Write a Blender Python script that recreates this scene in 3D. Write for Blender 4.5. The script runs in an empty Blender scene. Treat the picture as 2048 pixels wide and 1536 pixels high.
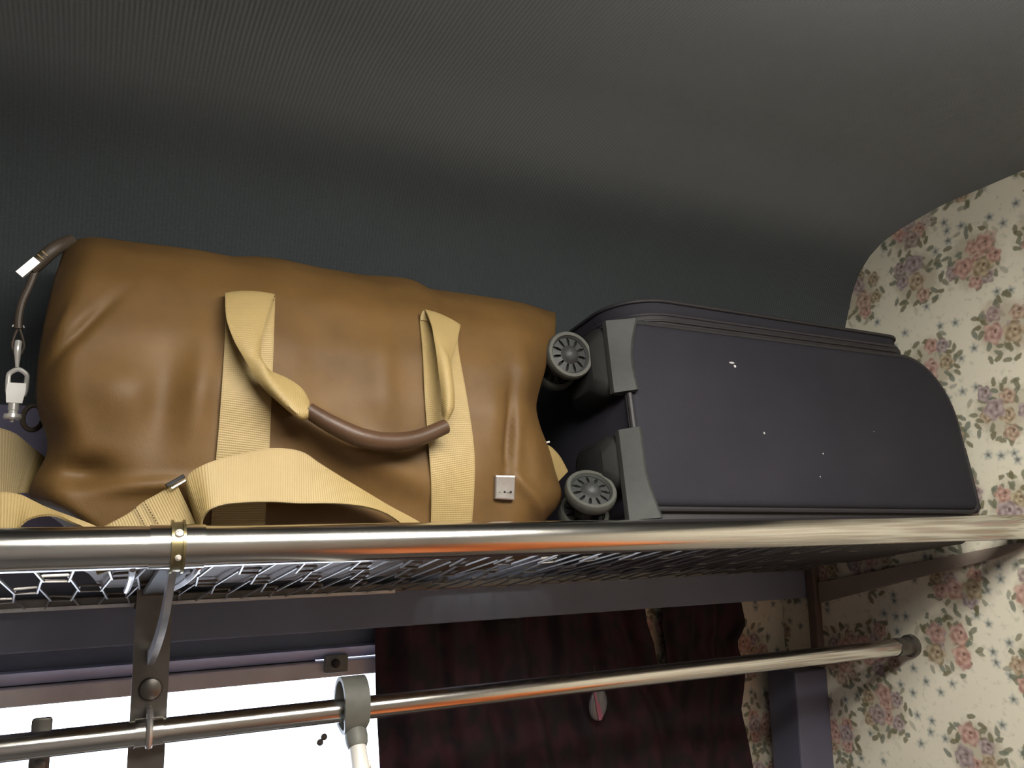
import bpy, bmesh, math, random
from mathutils import Matrix, Vector
import numpy as np
random.seed(4)
sc = bpy.context.scene
COL = sc.collection

# ------------------------------------------------------------------ camera
# X runs along the window wall, Y towards the window, Z up; eye height is Z = 0, the floor is 1.75 m below.
cam_d = bpy.data.cameras.new('camera'); cam = bpy.data.objects.new('camera', cam_d); COL.objects.link(cam)
cam_d.sensor_width = 36.0; cam_d.lens = 1656.0 / 2048.0 * 36.0; cam_d.clip_start = 0.01
RIGHT = Vector((0.89504803, -0.4456216, -0.01761824))
DOWN = Vector((0.0618746, 0.16320691, -0.9846497))
FWD = Vector((0.4416566, 0.88021866, 0.17365068))
cam.matrix_world = Matrix(((RIGHT.x, -DOWN.x, -FWD.x, 0), (RIGHT.y, -DOWN.y, -FWD.y, 0), (RIGHT.z, -DOWN.z, -FWD.z, 0), (0, 0, 0, 1)))
sc.camera = cam
# ------------------------------------------------------------------ daylight outside the window, exposure
world = bpy.data.worlds.new('overcast_daylight'); sc.world = world; world.use_nodes = True
bg = world.node_tree.nodes['Background']
bg.inputs['Color'].default_value = (0.80, 0.86, 1.0, 1); bg.inputs['Strength'].default_value = 7.0
LAMP_STRENGTH = 31.0
sc.view_settings.view_transform = 'Standard'; sc.view_settings.look = 'None'
sc.view_settings.gamma = 1.0; sc.view_settings.use_curve_mapping = False
sc.view_settings.exposure = 0.0

XP = 1.06       # right partition
XL_WALL = -1.0  # left partition
YBACK = -1.0    # corridor wall
ZF = -1.75

# ------------------------------------------------------------------ helpers
def tag(o, label=None, cat=None, group=None, kind=None):
    if label: o['label'] = label
    if cat: o['category'] = cat
    if group: o['group'] = group
    if kind: o['kind'] = kind
    return o
WM = {}
def obj(name, verts, faces, mat, parent=None, smooth=True, uvs=None, local=False, sharp=None):
    me = bpy.data.meshes.new(name)
    vs = [Vector(v) for v in verts]
    if parent is not None and not local:
        inv = WM[parent.name].inverted(); vs = [inv @ v for v in vs]
    me.from_pydata([tuple(v) for v in vs], [], [tuple(f) for f in faces])
    if uvs is not None:
        uvl = me.uv_layers.new(name='UVMap')
        for lp in me.loops: uvl.data[lp.index].uv = uvs[lp.vertex_index]
    bm = bmesh.new(); bm.from_mesh(me); bmesh.ops.recalc_face_normals(bm, faces=bm.faces); bm.to_mesh(me); bm.free()
    if smooth:
        for p in me.polygons: p.use_smooth = True
        for p in me.polygons:
            if len(p.vertices) > 12: p.use_smooth = False
        if sharp is not None:
            me.set_sharp_from_angle(angle=math.radians(sharp))
    o = bpy.data.objects.new(name, me); COL.objects.link(o)
    if mat: me.materials.append(mat)
    if parent is not None:
        o.parent = parent; WM[o.name] = WM[parent.name].copy()
    else:
        WM[o.name] = Matrix.Identity(4)
    return o
def thing(name, label, cat, loc, rot=(0, 0, 0), group=None):
    o = bpy.data.objects.new(name, None); COL.objects.link(o); o.empty_display_size = 0.05
    o.location = loc; o.rotation_euler = rot
    from mathutils import Euler
    WM[o.name] = Matrix.Translation(Vector(loc)) @ Euler(rot).to_matrix().to_4x4()
    return tag(o, label, cat, group)
class G:
    """collects verts and faces"""
    def __init__(s): s.v = []; s.f = []; s.u = []
    def add(s, vs, fs):
        b = len(s.v); s.v += [tuple(v) for v in vs]; s.f += [tuple(i + b for i in f) for f in fs]; return s
    def box(s, lo, hi):
        x0, y0, z0 = lo; x1, y1, z1 = hi
        return s.add([(x0,y0,z0),(x1,y0,z0),(x1,y1,z0),(x0,y1,z0),(x0,y0,z1),(x1,y0,z1),(x1,y1,z1),(x0,y1,z1)],
                     [(0,3,2,1),(4,5,6,7),(0,1,5,4),(1,2,6,5),(2,3,7,6),(3,0,4,7)])
    def bevbox(s, lo, hi, b=0.002):
        bm = bmesh.new(); bmesh.ops.create_cube(bm, size=1)
        sz = Vector(hi) - Vector(lo); c = (Vector(hi) + Vector(lo)) / 2
        for v in bm.verts: v.co = Vector((v.co.x * sz.x, v.co.y * sz.y, v.co.z * sz.z)) + c
        bmesh.ops.bevel(bm, geom=bm.edges[:], offset=b, segments=2, affect='EDGES', profile=0.5)
        bm.verts.index_update(); s.add([v.co[:] for v in bm.verts], [[v.index for v in f.verts] for f in bm.faces]); bm.free(); return s
    def tube(s, pts, r, n=10, closed=False, caps=True):
        pts = [Vector(p) for p in pts]; m = len(pts)
        rr = r if isinstance(r, (list, tuple)) else [r] * m
        tans = []
        for i in range(m):
            a = pts[(i - 1) % m] if (closed or i > 0) else pts[i]
            b = pts[(i + 1) % m] if (closed or i < m - 1) else pts[i]
            tans.append((b - a).normalized())
        t0 = tans[0]; up = Vector((0, 0, 1)) if abs(t0.z) < 0.9 else Vector((0, 1, 0))
        nrm = (up - t0 * up.dot(t0)).normalized()
        vs = []; fs = []
        for i in range(m):
            t = tans[i]; nrm = (nrm - t * nrm.dot(t)).normalized(); bn = t.cross(nrm)
            for k in range(n):
                a = 2 * math.pi * k / n
                vs.append(pts[i] + (nrm * math.cos(a) + bn * math.sin(a)) * rr[i])
        for i in range(m if closed else m - 1):
            j = (i + 1) % m
            for k in range(n):
                l = (k + 1) % n; fs.append((i * n + k, i * n + l, j * n + l, j * n + k))
        if caps and not closed:
            fs.append(tuple(range(n - 1, -1, -1))); fs.append(tuple((m - 1) * n + k for k in range(n)))
        return s.add(vs, fs)
    def lathe(s, prof, origin, axis, n=32, closed=True):
        """prof: (radius, height along axis)"""
        ax = Vector(axis).normalized(); o = Vector(origin)
        up = Vector((0, 0, 1)) if abs(ax.z) < 0.9 else Vector((1, 0, 0))
        a1 = (up - ax * up.dot(ax)).normalized(); a2 = ax.cross(a1)
        vs = []; fs = []; m = len(prof)
        for r, h in prof:
            for k in range(n):
                a = 2 * math.pi * k / n; vs.append(o + ax * h + (a1 * math.cos(a) + a2 * math.sin(a)) * max(r, 1e-5))
        for i in range(m if closed else m - 1):
            j = (i + 1) % m
            for k in range(n):
                l = (k + 1) % n; fs.append((i * n + k, i * n + l, j * n + l, j * n + k))
        return s.add(vs, fs)
    def prism(s, poly, axis, a0, a1):
        """poly: 2D points, extruded along axis 'x' (poly = y,z), 'y' (x,z) or 'z' (x,y)"""
        def mk(p, a): return {'x': (a, p[0], p[1]), 'y': (p[0], a, p[1]), 'z': (p[0], p[1], a)}[axis]
        n = len(poly); vs = [mk(p, a0) for p in poly] + [mk(p, a1) for p in poly]
        fs = [tuple(range(n)), tuple(range(2 * n - 1, n - 1, -1))] + [(i, (i + 1) % n, n + (i + 1) % n, n + i) for i in range(n)]
        return s.add(vs, fs)
    def loops(s, rings, cap0=True, cap1=True):
        n = len(rings[0]); vs = [p for r in rings for p in r]; fs = []
        for i in range(len(rings) - 1):
            for k in range(n):
                l = (k + 1) % n; fs.append((i * n + k, i * n + l, (i + 1) * n + l, (i + 1) * n + k))
        if cap0: fs.append(tuple(range(n - 1, -1, -1)))
        if cap1: fs.append(tuple((len(rings) - 1) * n + k for k in range(n)))
        return s.add(vs, fs)
    def out(s, name, mat, parent=None, smooth=True, sharp=35, local=False):
        return obj(name, s.v, s.f, mat, parent, smooth, None, local, sharp)
def catmull(P, per=6):
    P = [np.array(p, float) for p in P]; out = []
    for i in range(len(P) - 1):
        p0 = P[i - 1] if i > 0 else 2 * P[i] - P[i + 1]
        p3 = P[i + 2] if i + 2 < len(P) else 2 * P[i + 1] - P[i]
        for k in range(per):
            t = k / per
            out.append(0.5 * ((2 * P[i]) + (-p0 + P[i + 1]) * t + (2 * p0 - 5 * P[i] + 4 * P[i + 1] - p3) * t * t + (-p0 + 3 * P[i] - 3 * P[i + 1] + p3) * t ** 3))
    out.append(P[-1]); return out
def ribbon(name, rows, mat, parent, th=0.0016, per=6, cross=None):
    """a strip of webbing with real thickness; rows = stations, each 2 or 3 points across"""
    flat = [np.concatenate([np.array(p, float) for p in r]) for r in rows]
    dense = [f.reshape(-1, 3) for f in catmull(flat, per)]
    k0 = dense[0].shape[0]
    nx = cross or (5 if k0 == 2 else 9)
    g = []
    for d in dense:
        if k0 == 2: g.append([d[0] + (d[1] - d[0]) * j / (nx - 1) for j in range(nx)])
        else:
            row = []
            for j in range(nx):
                t = j / (nx - 1)
                # a soft crease: quadratic through the middle point
                row.append(d[0] * (1 - t) * (1 - 2 * t) + d[1] * 4 * t * (1 - t) + d[2] * t * (2 * t - 1))
            g.append(row)
    g = np.array(g); m = g.shape[0]
    du = np.gradient(g, axis=0); dv = np.gradient(g, axis=1); nn = np.cross(du, dv)
    nn /= np.maximum(np.linalg.norm(nn, axis=2, keepdims=True), 1e-9)
    A = g + nn * th / 2; B = g - nn * th / 2
    ln = np.concatenate([[0], np.cumsum(np.linalg.norm(np.diff(g[:, nx // 2], axis=0), axis=1))])
    vs = [tuple(p) for p in A.reshape(-1, 3)] + [tuple(p) for p in B.reshape(-1, 3)]
    uv = [(j / (nx - 1), ln[i]) for i in range(m) for j in range(nx)] * 2
    fs = []; o = m * nx
    for i in range(m - 1):
        for j in range(nx - 1):
            a = i * nx + j; fs.append((a, a + 1, a + nx + 1, a + nx)); fs.append((o + a, o + a + nx, o + a + nx + 1, o + a + 1))
    for i in range(m - 1):
        a = i * nx; fs.append((a, a + nx, o + a + nx, o + a)); b = a + nx - 1; fs.append((b, o + b, o + b + nx, b + nx))
    for j in range(nx - 1):
        fs.append((j, o + j, o + j + 1, j + 1)); a = (m - 1) * nx + j; fs.append((a, a + 1, o + a + 1, o + a))
    return obj(name, vs, fs, mat, parent, True, uv, sharp=50)

# ------------------------------------------------------------------ materials
class NT:
    def __init__(s, name):
        s.m = bpy.data.materials.new(name); s.m.use_nodes = True; s.t = s.m.node_tree
        s.b = s.t.nodes['Principled BSDF']
    def n(s, typ, **kw):
        x = s.t.nodes.new(typ)
        for k, v in kw.items(): setattr(x, k, v)
        return x
    def link(s, a, b): s.t.links.new(a, b)
    def put(s, sock, v):
        if isinstance(v, bpy.types.NodeSocket): s.link(v, sock)
        elif v is not None:
            if sock.type == 'RGBA' and len(v) == 3: v = (*v, 1)
            sock.default_value = v
    def math(s, op, a, b=None, clamp=False, c=None):
        x = s.n('ShaderNodeMath', operation=op, use_clamp=clamp); s.put(x.inputs[0], a); s.put(x.inputs[1], b); s.put(x.inputs[2], c); return x.outputs[0]
    def vm(s, op, a, b=None, scale=None):
        x = s.n('ShaderNodeVectorMath', operation=op); s.put(x.inputs[0], a); s.put(x.inputs[1], b)
        if scale is not None: s.put(x.inputs['Scale'], scale)
        return x.outputs['Value'] if op in ('LENGTH', 'DISTANCE', 'DOT_PRODUCT') else x.outputs[0]
    def mix(s, fac, a, b, mode='MIX'):
        x = s.n('ShaderNodeMix', data_type='RGBA', blend_type=mode); s.put(x.inputs['Factor'], fac); s.put(x.inputs['A'], a); s.put(x.inputs['B'], b)
        # RGBA sockets
        for i in x.inputs:
            pass
        return x.outputs['Result']
    def step(s, v, lo, hi):
        x = s.n('ShaderNodeMapRange', interpolation_type='SMOOTHSTEP'); s.put(x.inputs[0], v); x.inputs[1].default_value = lo; x.inputs[2].default_value = hi; return x.outputs[0]
    def ramp(s, v, stops, interp='LINEAR'):
        x = s.n('ShaderNodeValToRGB'); x.color_ramp.interpolation = interp; e = x.color_ramp.elements
        while len(e) < len(stops): e.new(0.5)
        for i, (p, c) in enumerate(stops): e[i].position = p; e[i].color = (*c, 1)
        s.put(x.inputs[0], v); return x.outputs[0]
    def coord(s, which='Object'): return s.n('ShaderNodeTexCoord').outputs[which]
    def mapping(s, v, scale=(1, 1, 1), rot=(0, 0, 0)):
        x = s.n('ShaderNodeMapping'); s.put(x.inputs['Vector'], v); x.inputs['Scale'].default_value = scale; x.inputs['Rotation'].default_value = rot; return x.outputs[0]
    def noise(s, v, scale, detail=4, rough=0.6, out='Fac'):
        x = s.n('ShaderNodeTexNoise'); s.put(x.inputs['Vector'], v); x.inputs['Scale'].default_value = scale; x.inputs['Detail'].default_value = detail; x.inputs['Roughness'].default_value = rough; return x.outputs[out]
    def voro(s, v, scale, rnd=1.0, feature='F1', dims='2D'):
        x = s.n('ShaderNodeTexVoronoi', voronoi_dimensions=dims, feature=feature); s.put(x.inputs['Vector'], v); x.inputs['Scale'].default_value = scale; x.inputs['Randomness'].default_value = rnd; return x
    def bump(s, h, strength=0.3, dist=0.001, nrm=None):
        x = s.n('ShaderNodeBump'); s.put(x.inputs['Height'], h); x.inputs['Strength'].default_value = strength; x.inputs['Distance'].default_value = dist
        if nrm is not None: s.link(nrm, x.inputs['Normal'])
        return x.outputs[0]
    def set(s, **kw):
        for k, v in kw.items(): s.put(s.b.inputs[k.replace('_', ' ')], v)
        return s.m
def noisy(name, c, rough=0.6, var=0.15, scale=30, metal=0.0, bump=0.0, bscale=300, stretch=(1, 1, 1), spec=0.5, rvar=0.0):
    t = NT(name); co = t.mapping(t.coord(), stretch)
    f = t.noise(co, scale)
    c0 = tuple(x * (1 - var) for x in c); c1 = tuple(min(1, x * (1 + var)) for x in c)
    col = t.ramp(f, [(0.3, c0), (0.7, c1)])
    t.set(Base_Color=col, Roughness=rough, Metallic=metal, Specular_IOR_Level=spec)
    if rvar: t.put(t.b.inputs['Roughness'], t.math('ADD', rough - rvar / 2, t.math('MULTIPLY', t.noise(co, scale * 2.3), rvar)))
    if bump: t.set(Normal=t.bump(t.noise(co, bscale, 3), bump, 0.0006))
    return t.m

def wallpaper(name, axes):
    t = NT(name); co = t.coord()
    sep = t.n('ShaderNodeSeparateXYZ'); t.link(co, sep.inputs[0])
    cmb = t.n('ShaderNodeCombineXYZ'); t.link(sep.outputs[axes[0]], cmb.inputs[0]); t.link(sep.outputs[axes[1]], cmb.inputs[1])
    P = cmb.outputs[0]
    wob = t.vm('SCALE', t.vm('SUBTRACT', t.noise(P, 160, 2, out='Color'), (0.5, 0.5, 0.5)), scale=0.004)
    PW = t.vm('ADD', P, wob)
    CS = 1 / 0.108; CR = 0.5
    def cl(v): return t.voro(v, CS, CR).outputs['Distance']
    col = t.mix(t.noise(P, 9), (0.75, 0.71, 0.58), (0.81, 0.77, 0.64))
    # faint grey-green sprigs
    hz = t.math('MULTIPLY', t.step(t.noise(P, 95, 3), 0.55, 0.72), 0.35)
    col = t.mix(hz, col, (0.33, 0.36, 0.27))
    # small blue flowers
    vb = t.voro(P, 1 / 0.021, 0.8); pb = vb.outputs['Position']; cb = t.n('ShaderNodeSeparateColor'); t.link(vb.outputs['Color'], cb.inputs[0])
    db = t.vm('SUBTRACT', PW, pb); sb = t.n('ShaderNodeSeparateXYZ'); t.link(db, sb.inputs[0])
    ang = t.math('ARCTAN2', sb.outputs[1], sb.outputs[0]); r = t.math('DIVIDE', t.vm('LENGTH', db), 0.0085)
    edge = t.math('ADD', 0.8, t.math('MULTIPLY', 0.14, t.math('SINE', t.math('MULTIPLY', ang, 5))))
    m = t.math('SUBTRACT', 1, t.step(t.math('SUBTRACT', r, edge), -0.75, 0.30))
    vis = t.math('MULTIPLY', t.step(cl(pb), 0.40, 0.43), t.math('GREATER_THAN', cb.outputs[0], 0.60))
    bc = t.mix(t.step(r, 0.10, 0.50), (0.06, 0.075, 0.07), (0.30, 0.345, 0.34))
    col = t.mix(t.math('MULTIPLY', t.math('MULTIPLY', m, vis), 0.85), col, bc)
    # soft grey-brown wash under each bouquet
    ws = t.math('MULTIPLY', t.math('SUBTRACT', 1, t.step(t.math('ADD', cl(PW), t.math('MULTIPLY', t.noise(P, 60, 3), 0.25)), 0.36, 0.58)), 0.55)
    col = t.mix(ws, col, (0.36, 0.32, 0.225))
    # leaves around the bouquets
    for sc_, sz, seed in ((1 / 0.017, 0.0085, 0.0), (1 / 0.0145, 0.0075, 3.7)):
        PO = t.vm('ADD', PW, (seed, seed * 0.7, 0)); vl = t.voro(PO, sc_, 0.9); pl = vl.outputs['Position']
        cc = t.n('ShaderNodeSeparateColor'); t.link(vl.outputs['Color'], cc.inputs[0])
        d = t.vm('SUBTRACT', PO, pl); rot = t.n('ShaderNodeVectorRotate', rotation_type='Z_AXIS'); t.link(d, rot.inputs['Vector'])
        t.link(t.math('MULTIPLY', cc.outputs[1], 6.28), rot.inputs['Angle'])
        d2 = t.vm('MULTIPLY', rot.outputs[0], (1 / sz, 2.1 / sz, 0)); rl = t.vm('LENGTH', d2)
        cd = cl(t.vm('SUBTRACT', pl, (seed, seed * 0.7, 0)))
        vis = t.math('MULTIPLY', t.math('MULTIPLY', t.step(cd, 0.16, 0.20), t.math('SUBTRACT', 1, t.step(cd, 0.43, 0.46))), t.math('GREATER_THAN', cc.outputs[0], 0.22))
        m = t.math('SUBTRACT', 1, t.step(rl, 0.65, 1.1))
        lc = t.ramp(cc.outputs[2], [(0, (0.15, 0.135, 0.065)), (0.5, (0.19, 0.19, 0.12)), (1, (0.17, 0.20, 0.16))])
        col = t.mix(t.math('MULTIPLY', t.math('MULTIPLY', m, vis), 0.85), col, lc)
    # roses, two layers so that they overlap within a bouquet
    for sc_, sz, seed, cut in ((1 / 0.0265, 0.0128, 0.0, 0.32), (1 / 0.033, 0.0168, 5.3, 0.25)):
        PO = t.vm('ADD', PW, (seed, seed * 1.3, 0)); vr = t.voro(PO, sc_, 0.5); pr = vr.outputs['Position']
        cc = t.n('ShaderNodeSeparateColor'); t.link(vr.outputs['Color'], cc.inputs[0])
        d = t.vm('SUBTRACT', PO, pr); sp = t.n('ShaderNodeSeparateXYZ'); t.link(d, sp.inputs[0])
        ang = t.math('ARCTAN2', sp.outputs[1], sp.outputs[0]); r = t.math('DIVIDE', t.vm('LENGTH', d), sz)
        ph = t.math('MULTIPLY', cc.outputs[2], 6.28)
        edge = t.math('ADD', 0.86, t.math('MULTIPLY', 0.12, t.math('SINE', t.math('ADD', t.math('MULTIPLY', ang, 5), ph))))
        m = t.math('SUBTRACT', 1, t.step(t.math('SUBTRACT', r, edge), -0.16, 0.12))
        vis = t.math('SUBTRACT', 1, t.step(cl(t.vm('SUBTRACT', pr, (seed, seed * 1.3, 0))), cut, cut + 0.015))
        # petals: a spiral of light and dark, with a dark heart beside a pale bud
        sw = t.math('SINE', t.math('ADD', t.math('ADD', t.math('MULTIPLY', r, 11), t.math('MULTIPLY', ang, 2)), ph))
        sw2 = t.math('SINE', t.math('ADD', t.math('ADD', t.math('MULTIPLY', r, -7), t.math('MULTIPLY', ang, 3)), ph))
        tone = t.math('ADD', 0.60, t.math('ADD', t.math('MULTIPLY', sw, 0.26), t.math('MULTIPLY', sw2, 0.22)), clamp=True)
        light = t.ramp(cc.outputs[0], [(0, (0.60, 0.40, 0.33)), (0.3, (0.62, 0.44, 0.38)), (0.45, (0.52, 0.44, 0.30)), (0.62, (0.54, 0.43, 0.31)), (0.75, (0.48, 0.40, 0.41)), (1, (0.50, 0.42, 0.40))])
        dark = t.ramp(cc.outputs[0], [(0, (0.31, 0.15, 0.12)), (0.3, (0.32, 0.17, 0.145)), (0.45, (0.20, 0.15, 0.075)), (0.62, (0.22, 0.15, 0.08)), (0.75, (0.20, 0.15, 0.155)), (1, (0.22, 0.155, 0.15))])
        rc = t.mix(tone, dark, light)
        heart = t.math('SUBTRACT', 1, t.step(t.vm('LENGTH', t.vm('ADD', d, (0.003, -0.003, 0))), 0.0012, 0.0035))
        rc = t.mix(t.math('MULTIPLY', heart, 0.75), rc, (0.10, 0.055, 0.04))
        col = t.mix(t.math('MULTIPLY', t.math('MULTIPLY', m, vis), 0.95), col, rc)
    t.set(Base_Color=col, Roughness=0.62, Specular_IOR_Level=0.3)
    t.set(Normal=t.bump(t.noise(P, 500, 2), 0.08, 0.0005))
    return t.m

def leather(name, c, rough=0.42, var=0.16, spec=0.4):
    t = NT(name); co = t.coord()
    f = t.noise(co, 14, 4); col = t.ramp(f, [(0.3, tuple(x * (1 - var) for x in c)), (0.7, tuple(x * (1 + var) for x in c))])
    gr = t.voro(co, 700, 1.0, dims='3D').outputs['Distance']
    t.set(Base_Color=col, Roughness=t.math('ADD', rough - 0.05, t.math('MULTIPLY', t.noise(co, 40), 0.12)), Specular_IOR_Level=spec)
    b1 = t.bump(gr, 0.16, 0.0004)
    t.set(Normal=t.bump(t.noise(co, 60, 3), 0.12, 0.002, b1)); return t.m
def webbing(name, c):
    t = NT(name); uv = t.n('ShaderNodeUVMap').outputs[0]; sp = t.n('ShaderNodeSeparateXYZ'); t.link(uv, sp.inputs[0])
    w = t.math('SINE', t.math('MULTIPLY', sp.outputs[1], 2 * math.pi / 0.0019))
    w2 = t.math('SINE', t.math('MULTIPLY', sp.outputs[0], 2 * math.pi * 26))
    h = t.math('ADD', t.math('MULTIPLY', w, 0.35), t.math('MULTIPLY', w2, 0.12))
    e = t.step(t.math('ABSOLUTE', t.math('SUBTRACT', sp.outputs[0], 0.5)), 0.455, 0.475)
    f = t.math('ADD', t.math('MULTIPLY', h, 0.14), t.math('MULTIPLY', t.noise(t.coord(), 25), 0.35))
    col = t.ramp(f, [(0.0, tuple(x * 0.78 for x in c)), (0.4, tuple(x * 1.12 for x in c))])
    col = t.mix(t.math('MULTIPLY', e, 0.25), col, tuple(x * 0.55 for x in c))
    t.set(Base_Color=col, Roughness=0.5, Specular_IOR_Level=0.35, Normal=t.bump(h, 0.35, 0.0006)); return t.m
def fabric_ceiling():
    t = NT('ribbed_ceiling_fabric'); co = t.coord()
    sp = t.n('ShaderNodeSeparateXYZ'); t.link(co, sp.inputs[0])
    w = t.math('SINE', t.math('MULTIPLY', sp.outputs[0], 2 * math.pi / 0.0042))
    nz = t.noise(co, 420, 3, 0.7); big = t.noise(co, 5, 4)
    f = t.math('ADD', t.math('MULTIPLY', w, 0.05), t.math('ADD', t.math('MULTIPLY', nz, 0.75), t.math('MULTIPLY', big, 0.35)))
    col = t.ramp(f, [(0.25, (0.027, 0.033, 0.036)), (0.85, (0.054, 0.064, 0.069))])
    t.set(Base_Color=col, Roughness=0.95, Specular_IOR_Level=0.1, Sheen_Weight=0.8, Sheen_Roughness=0.5, Sheen_Tint=(0.86, 0.93, 0.98, 1), Normal=t.bump(t.math('ADD', w, nz), 0.15, 0.0006)); return t.m
def steel(name, c=(0.72, 0.70, 0.66), r=0.17, rv=0.08):
    t = NT(name); co = t.mapping(t.coord(), (2, 40, 40))
    n = t.noise(co, 4, 5, 0.7); n2 = t.noise(t.coord(), 22, 4)
    t.set(Base_Color=t.ramp(n, [(0.3, tuple(x * 0.9 for x in c)), (0.7, c)]), Metallic=1.0,
          Roughness=t.math('ADD', r - rv * 0.4, t.math('MULTIPLY', t.math('ADD', n, n2), rv * 0.6)), Normal=t.bump(n, 0.008, 0.0005)); return t.m
def plain(name, c, rough=0.5, metal=0.0, spec=0.5, **kw): return noisy(name, c, rough, 0.06, 40, metal, spec=spec)
def emitter(name, c, s):
    t = NT(name); t.set(Base_Color=c, Emission_Color=c, Emission_Strength=s); return t.m
def pane_glass():
    m = bpy.data.materials.new('window_glass'); m.use_nodes = True; t = m.node_tree; t.nodes.clear()
    o = t.nodes.new('ShaderNodeOutputMaterial'); mx = t.nodes.new('ShaderNodeMixShader'); a = t.nodes.new('ShaderNodeBsdfTransparent'); b = t.nodes.new('ShaderNodeBsdfGlossy')
    b.inputs['Roughness'].default_value = 0.02; a.inputs['Color'].default_value = (0.97, 0.985, 1, 1)
    fr = t.nodes.new('ShaderNodeFresnel'); fr.inputs[0].default_value = 1.45
    t.links.new(fr.outputs[0], mx.inputs[0]); t.links.new(a.outputs[0], mx.inputs[1]); t.links.new(b.outputs[0], mx.inputs[2]); t.links.new(mx.outputs[0], o.inputs[0]); return m
def velvet():
    t = NT('maroon_brocade'); co = t.mapping(t.coord(), (1, 1, 0.8))
    f = t.noise(co, 38, 3, 0.5); col = t.ramp(f, [(0.42, (0.018, 0.014, 0.0165)), (0.60, (0.040, 0.0155, 0.021))])
    t.set(Base_Color=col, Roughness=0.75, Specular_IOR_Level=0.2, Normal=t.bump(t.noise(co, 700, 2), 0.2, 0.0005)); return t.m
def case_cloth():
    t = NT('aubergine_case_cloth'); co = t.coord()
    nz = t.noise(co, 900, 2, 0.6); big = t.noise(co, 9, 3)
    f = t.math('ADD', t.math('MULTIPLY', nz, 0.5), t.math('MULTIPLY', big, 0.5))
    col = t.ramp(f, [(0.35, (0.0185, 0.0178, 0.0245)), (0.7, (0.027, 0.0262, 0.0345))])
    # lint and scuffs on the panel
    for (x, z, rx, rz) in ((0.147, 0.170, 0.0048, 0.0014), (0.151, 0.166, 0.0022, 0.002), (0.178, 0.087, 0.0016, 0.0016), (0.265, 0.066, 0.0014, 0.0012), (0.253, 0.038, 0.001, 0.001), (0.360, 0.098, 0.0007, 0.0007)):
        d = t.vm('MULTIPLY', t.vm('SUBTRACT', co, (x, 0.0, z)), (1 / rx, 0.0, 1 / rz))
        m = t.math('SUBTRACT', 1, t.step(t.math('ADD', t.vm('LENGTH', d), t.math('MULTIPLY', t.noise(co, 800, 2), 0.6)), 0.8, 1.3))
        col = t.mix(m, col, (0.55, 0.55, 0.56))
    t.set(Base_Color=col, Roughness=0.8, Specular_IOR_Level=0.2, Normal=t.bump(nz, 0.25, 0.0006)); return t.m

M = {}
M['paper_p'] = wallpaper('floral_wallpaper_partition', (1, 2))
M['paper_w'] = wallpaper('floral_wallpaper_window_wall', (0, 2))
M['ceil'] = fabric_ceiling()
M['slate'] = noisy('slate_blue_paint', (0.17, 0.192, 0.262), 0.55, 0.08, 12)
M['lilac'] = noisy('lilac_paint', (0.20, 0.195, 0.31), 0.5, 0.08, 12)
M['post'] = noisy('shaded_lilac_paint', (0.112, 0.114, 0.165), 0.5, 0.08, 12)  # the lilac darkened, so the corner's shade sits in the post colour
M['arm'] = noisy('painted_bracket_arm', (0.085, 0.08, 0.072), 0.6, 0.15, 40, metal=0.2)
M['lilac_daylit'] = noisy('daylit_lilac_paint', (0.66, 0.70, 0.98), 0.5, 0.06, 12)  # the lilac made paler and bluer, painting daylight onto the head strip
M['brown_dk'] = noisy('dull_brown_paint', (0.13, 0.10, 0.085), 0.6, 0.12, 25)
M['brownbar'] = noisy('brown_grey_frame', (0.66, 0.61, 0.62), 0.5, 0.1, 25)
M['batten'] = noisy('dull_cream_batten', (0.30, 0.245, 0.205), 0.55, 0.1, 15)
M['cream'] = noisy('cream_paint', (0.22, 0.20, 0.175), 0.55, 0.1, 15)
M['panel'] = noisy('brown_wood_panel', (0.13, 0.095, 0.07), 0.5, 0.2, 5, stretch=(6, 6, 1))
M['wood'] = noisy('pale_wood', (0.22, 0.175, 0.13), 0.4, 0.15, 6, stretch=(6, 6, 1))
M['seat'] = noisy('orange_vinyl', (0.80, 0.25, 0.075), 0.45, 0.1, 20, bump=0.1)
M['floor'] = noisy('grey_lino', (0.12, 0.118, 0.118), 0.5, 0.2, 20)
M['steel'] = steel('polished_steel')
M['wire'] = steel('wire_steel', (0.42, 0.40, 0.38), 0.32, 0.1)
M['castdark'] = noisy('dark_bracket_metal', (0.16, 0.15, 0.135), 0.38, 0.15, 40, metal=0.75)
M['castlight'] = noisy('worn_bright_metal', (0.55, 0.54, 0.54), 0.33, 0.15, 60, metal=0.85, rvar=0.15)
M['brass'] = noisy('aged_brass', (0.30, 0.25, 0.13), 0.3, 0.2, 90, metal=0.9)
M['chrome'] = noisy('bright_nickel', (0.93, 0.92, 0.88), 0.25, 0.04, 40, metal=0.6)
M['leather'] = leather('tan_leather', (0.099, 0.054, 0.0165), 0.56, 0.2, 0.26)
M['leather_dk'] = leather('brown_grip_leather', (0.058, 0.031, 0.017), 0.42, 0.12, 0.32)
M['cord'] = leather('dark_leather_cord', (0.05, 0.037, 0.026), 0.5)
M['web'] = webbing('khaki_webbing', (0.305, 0.224, 0.094))
M['stitch'] = plain('brown_thread', (0.09, 0.055, 0.025), 0.8)
M['case'] = case_cloth()
M['case_trim'] = noisy('dark_case_trim', (0.020, 0.019, 0.022), 0.6, 0.1, 60)
M['zip'] = noisy('zip_tape', (0.022, 0.020, 0.026), 0.45, 0.15, 400)
M['guard'] = noisy('grey_guard_plastic', (0.030, 0.032, 0.030), 0.55, 0.12, 90, bump=0.15, bscale=600)
M['guard_dk'] = noisy('black_housing_plastic', (0.013, 0.0135, 0.0135), 0.65, 0.1, 60, spec=0.12)
M['tyre'] = noisy('grey_wheel_rubber', (0.056, 0.058, 0.050), 0.6, 0.15, 120)
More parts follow.
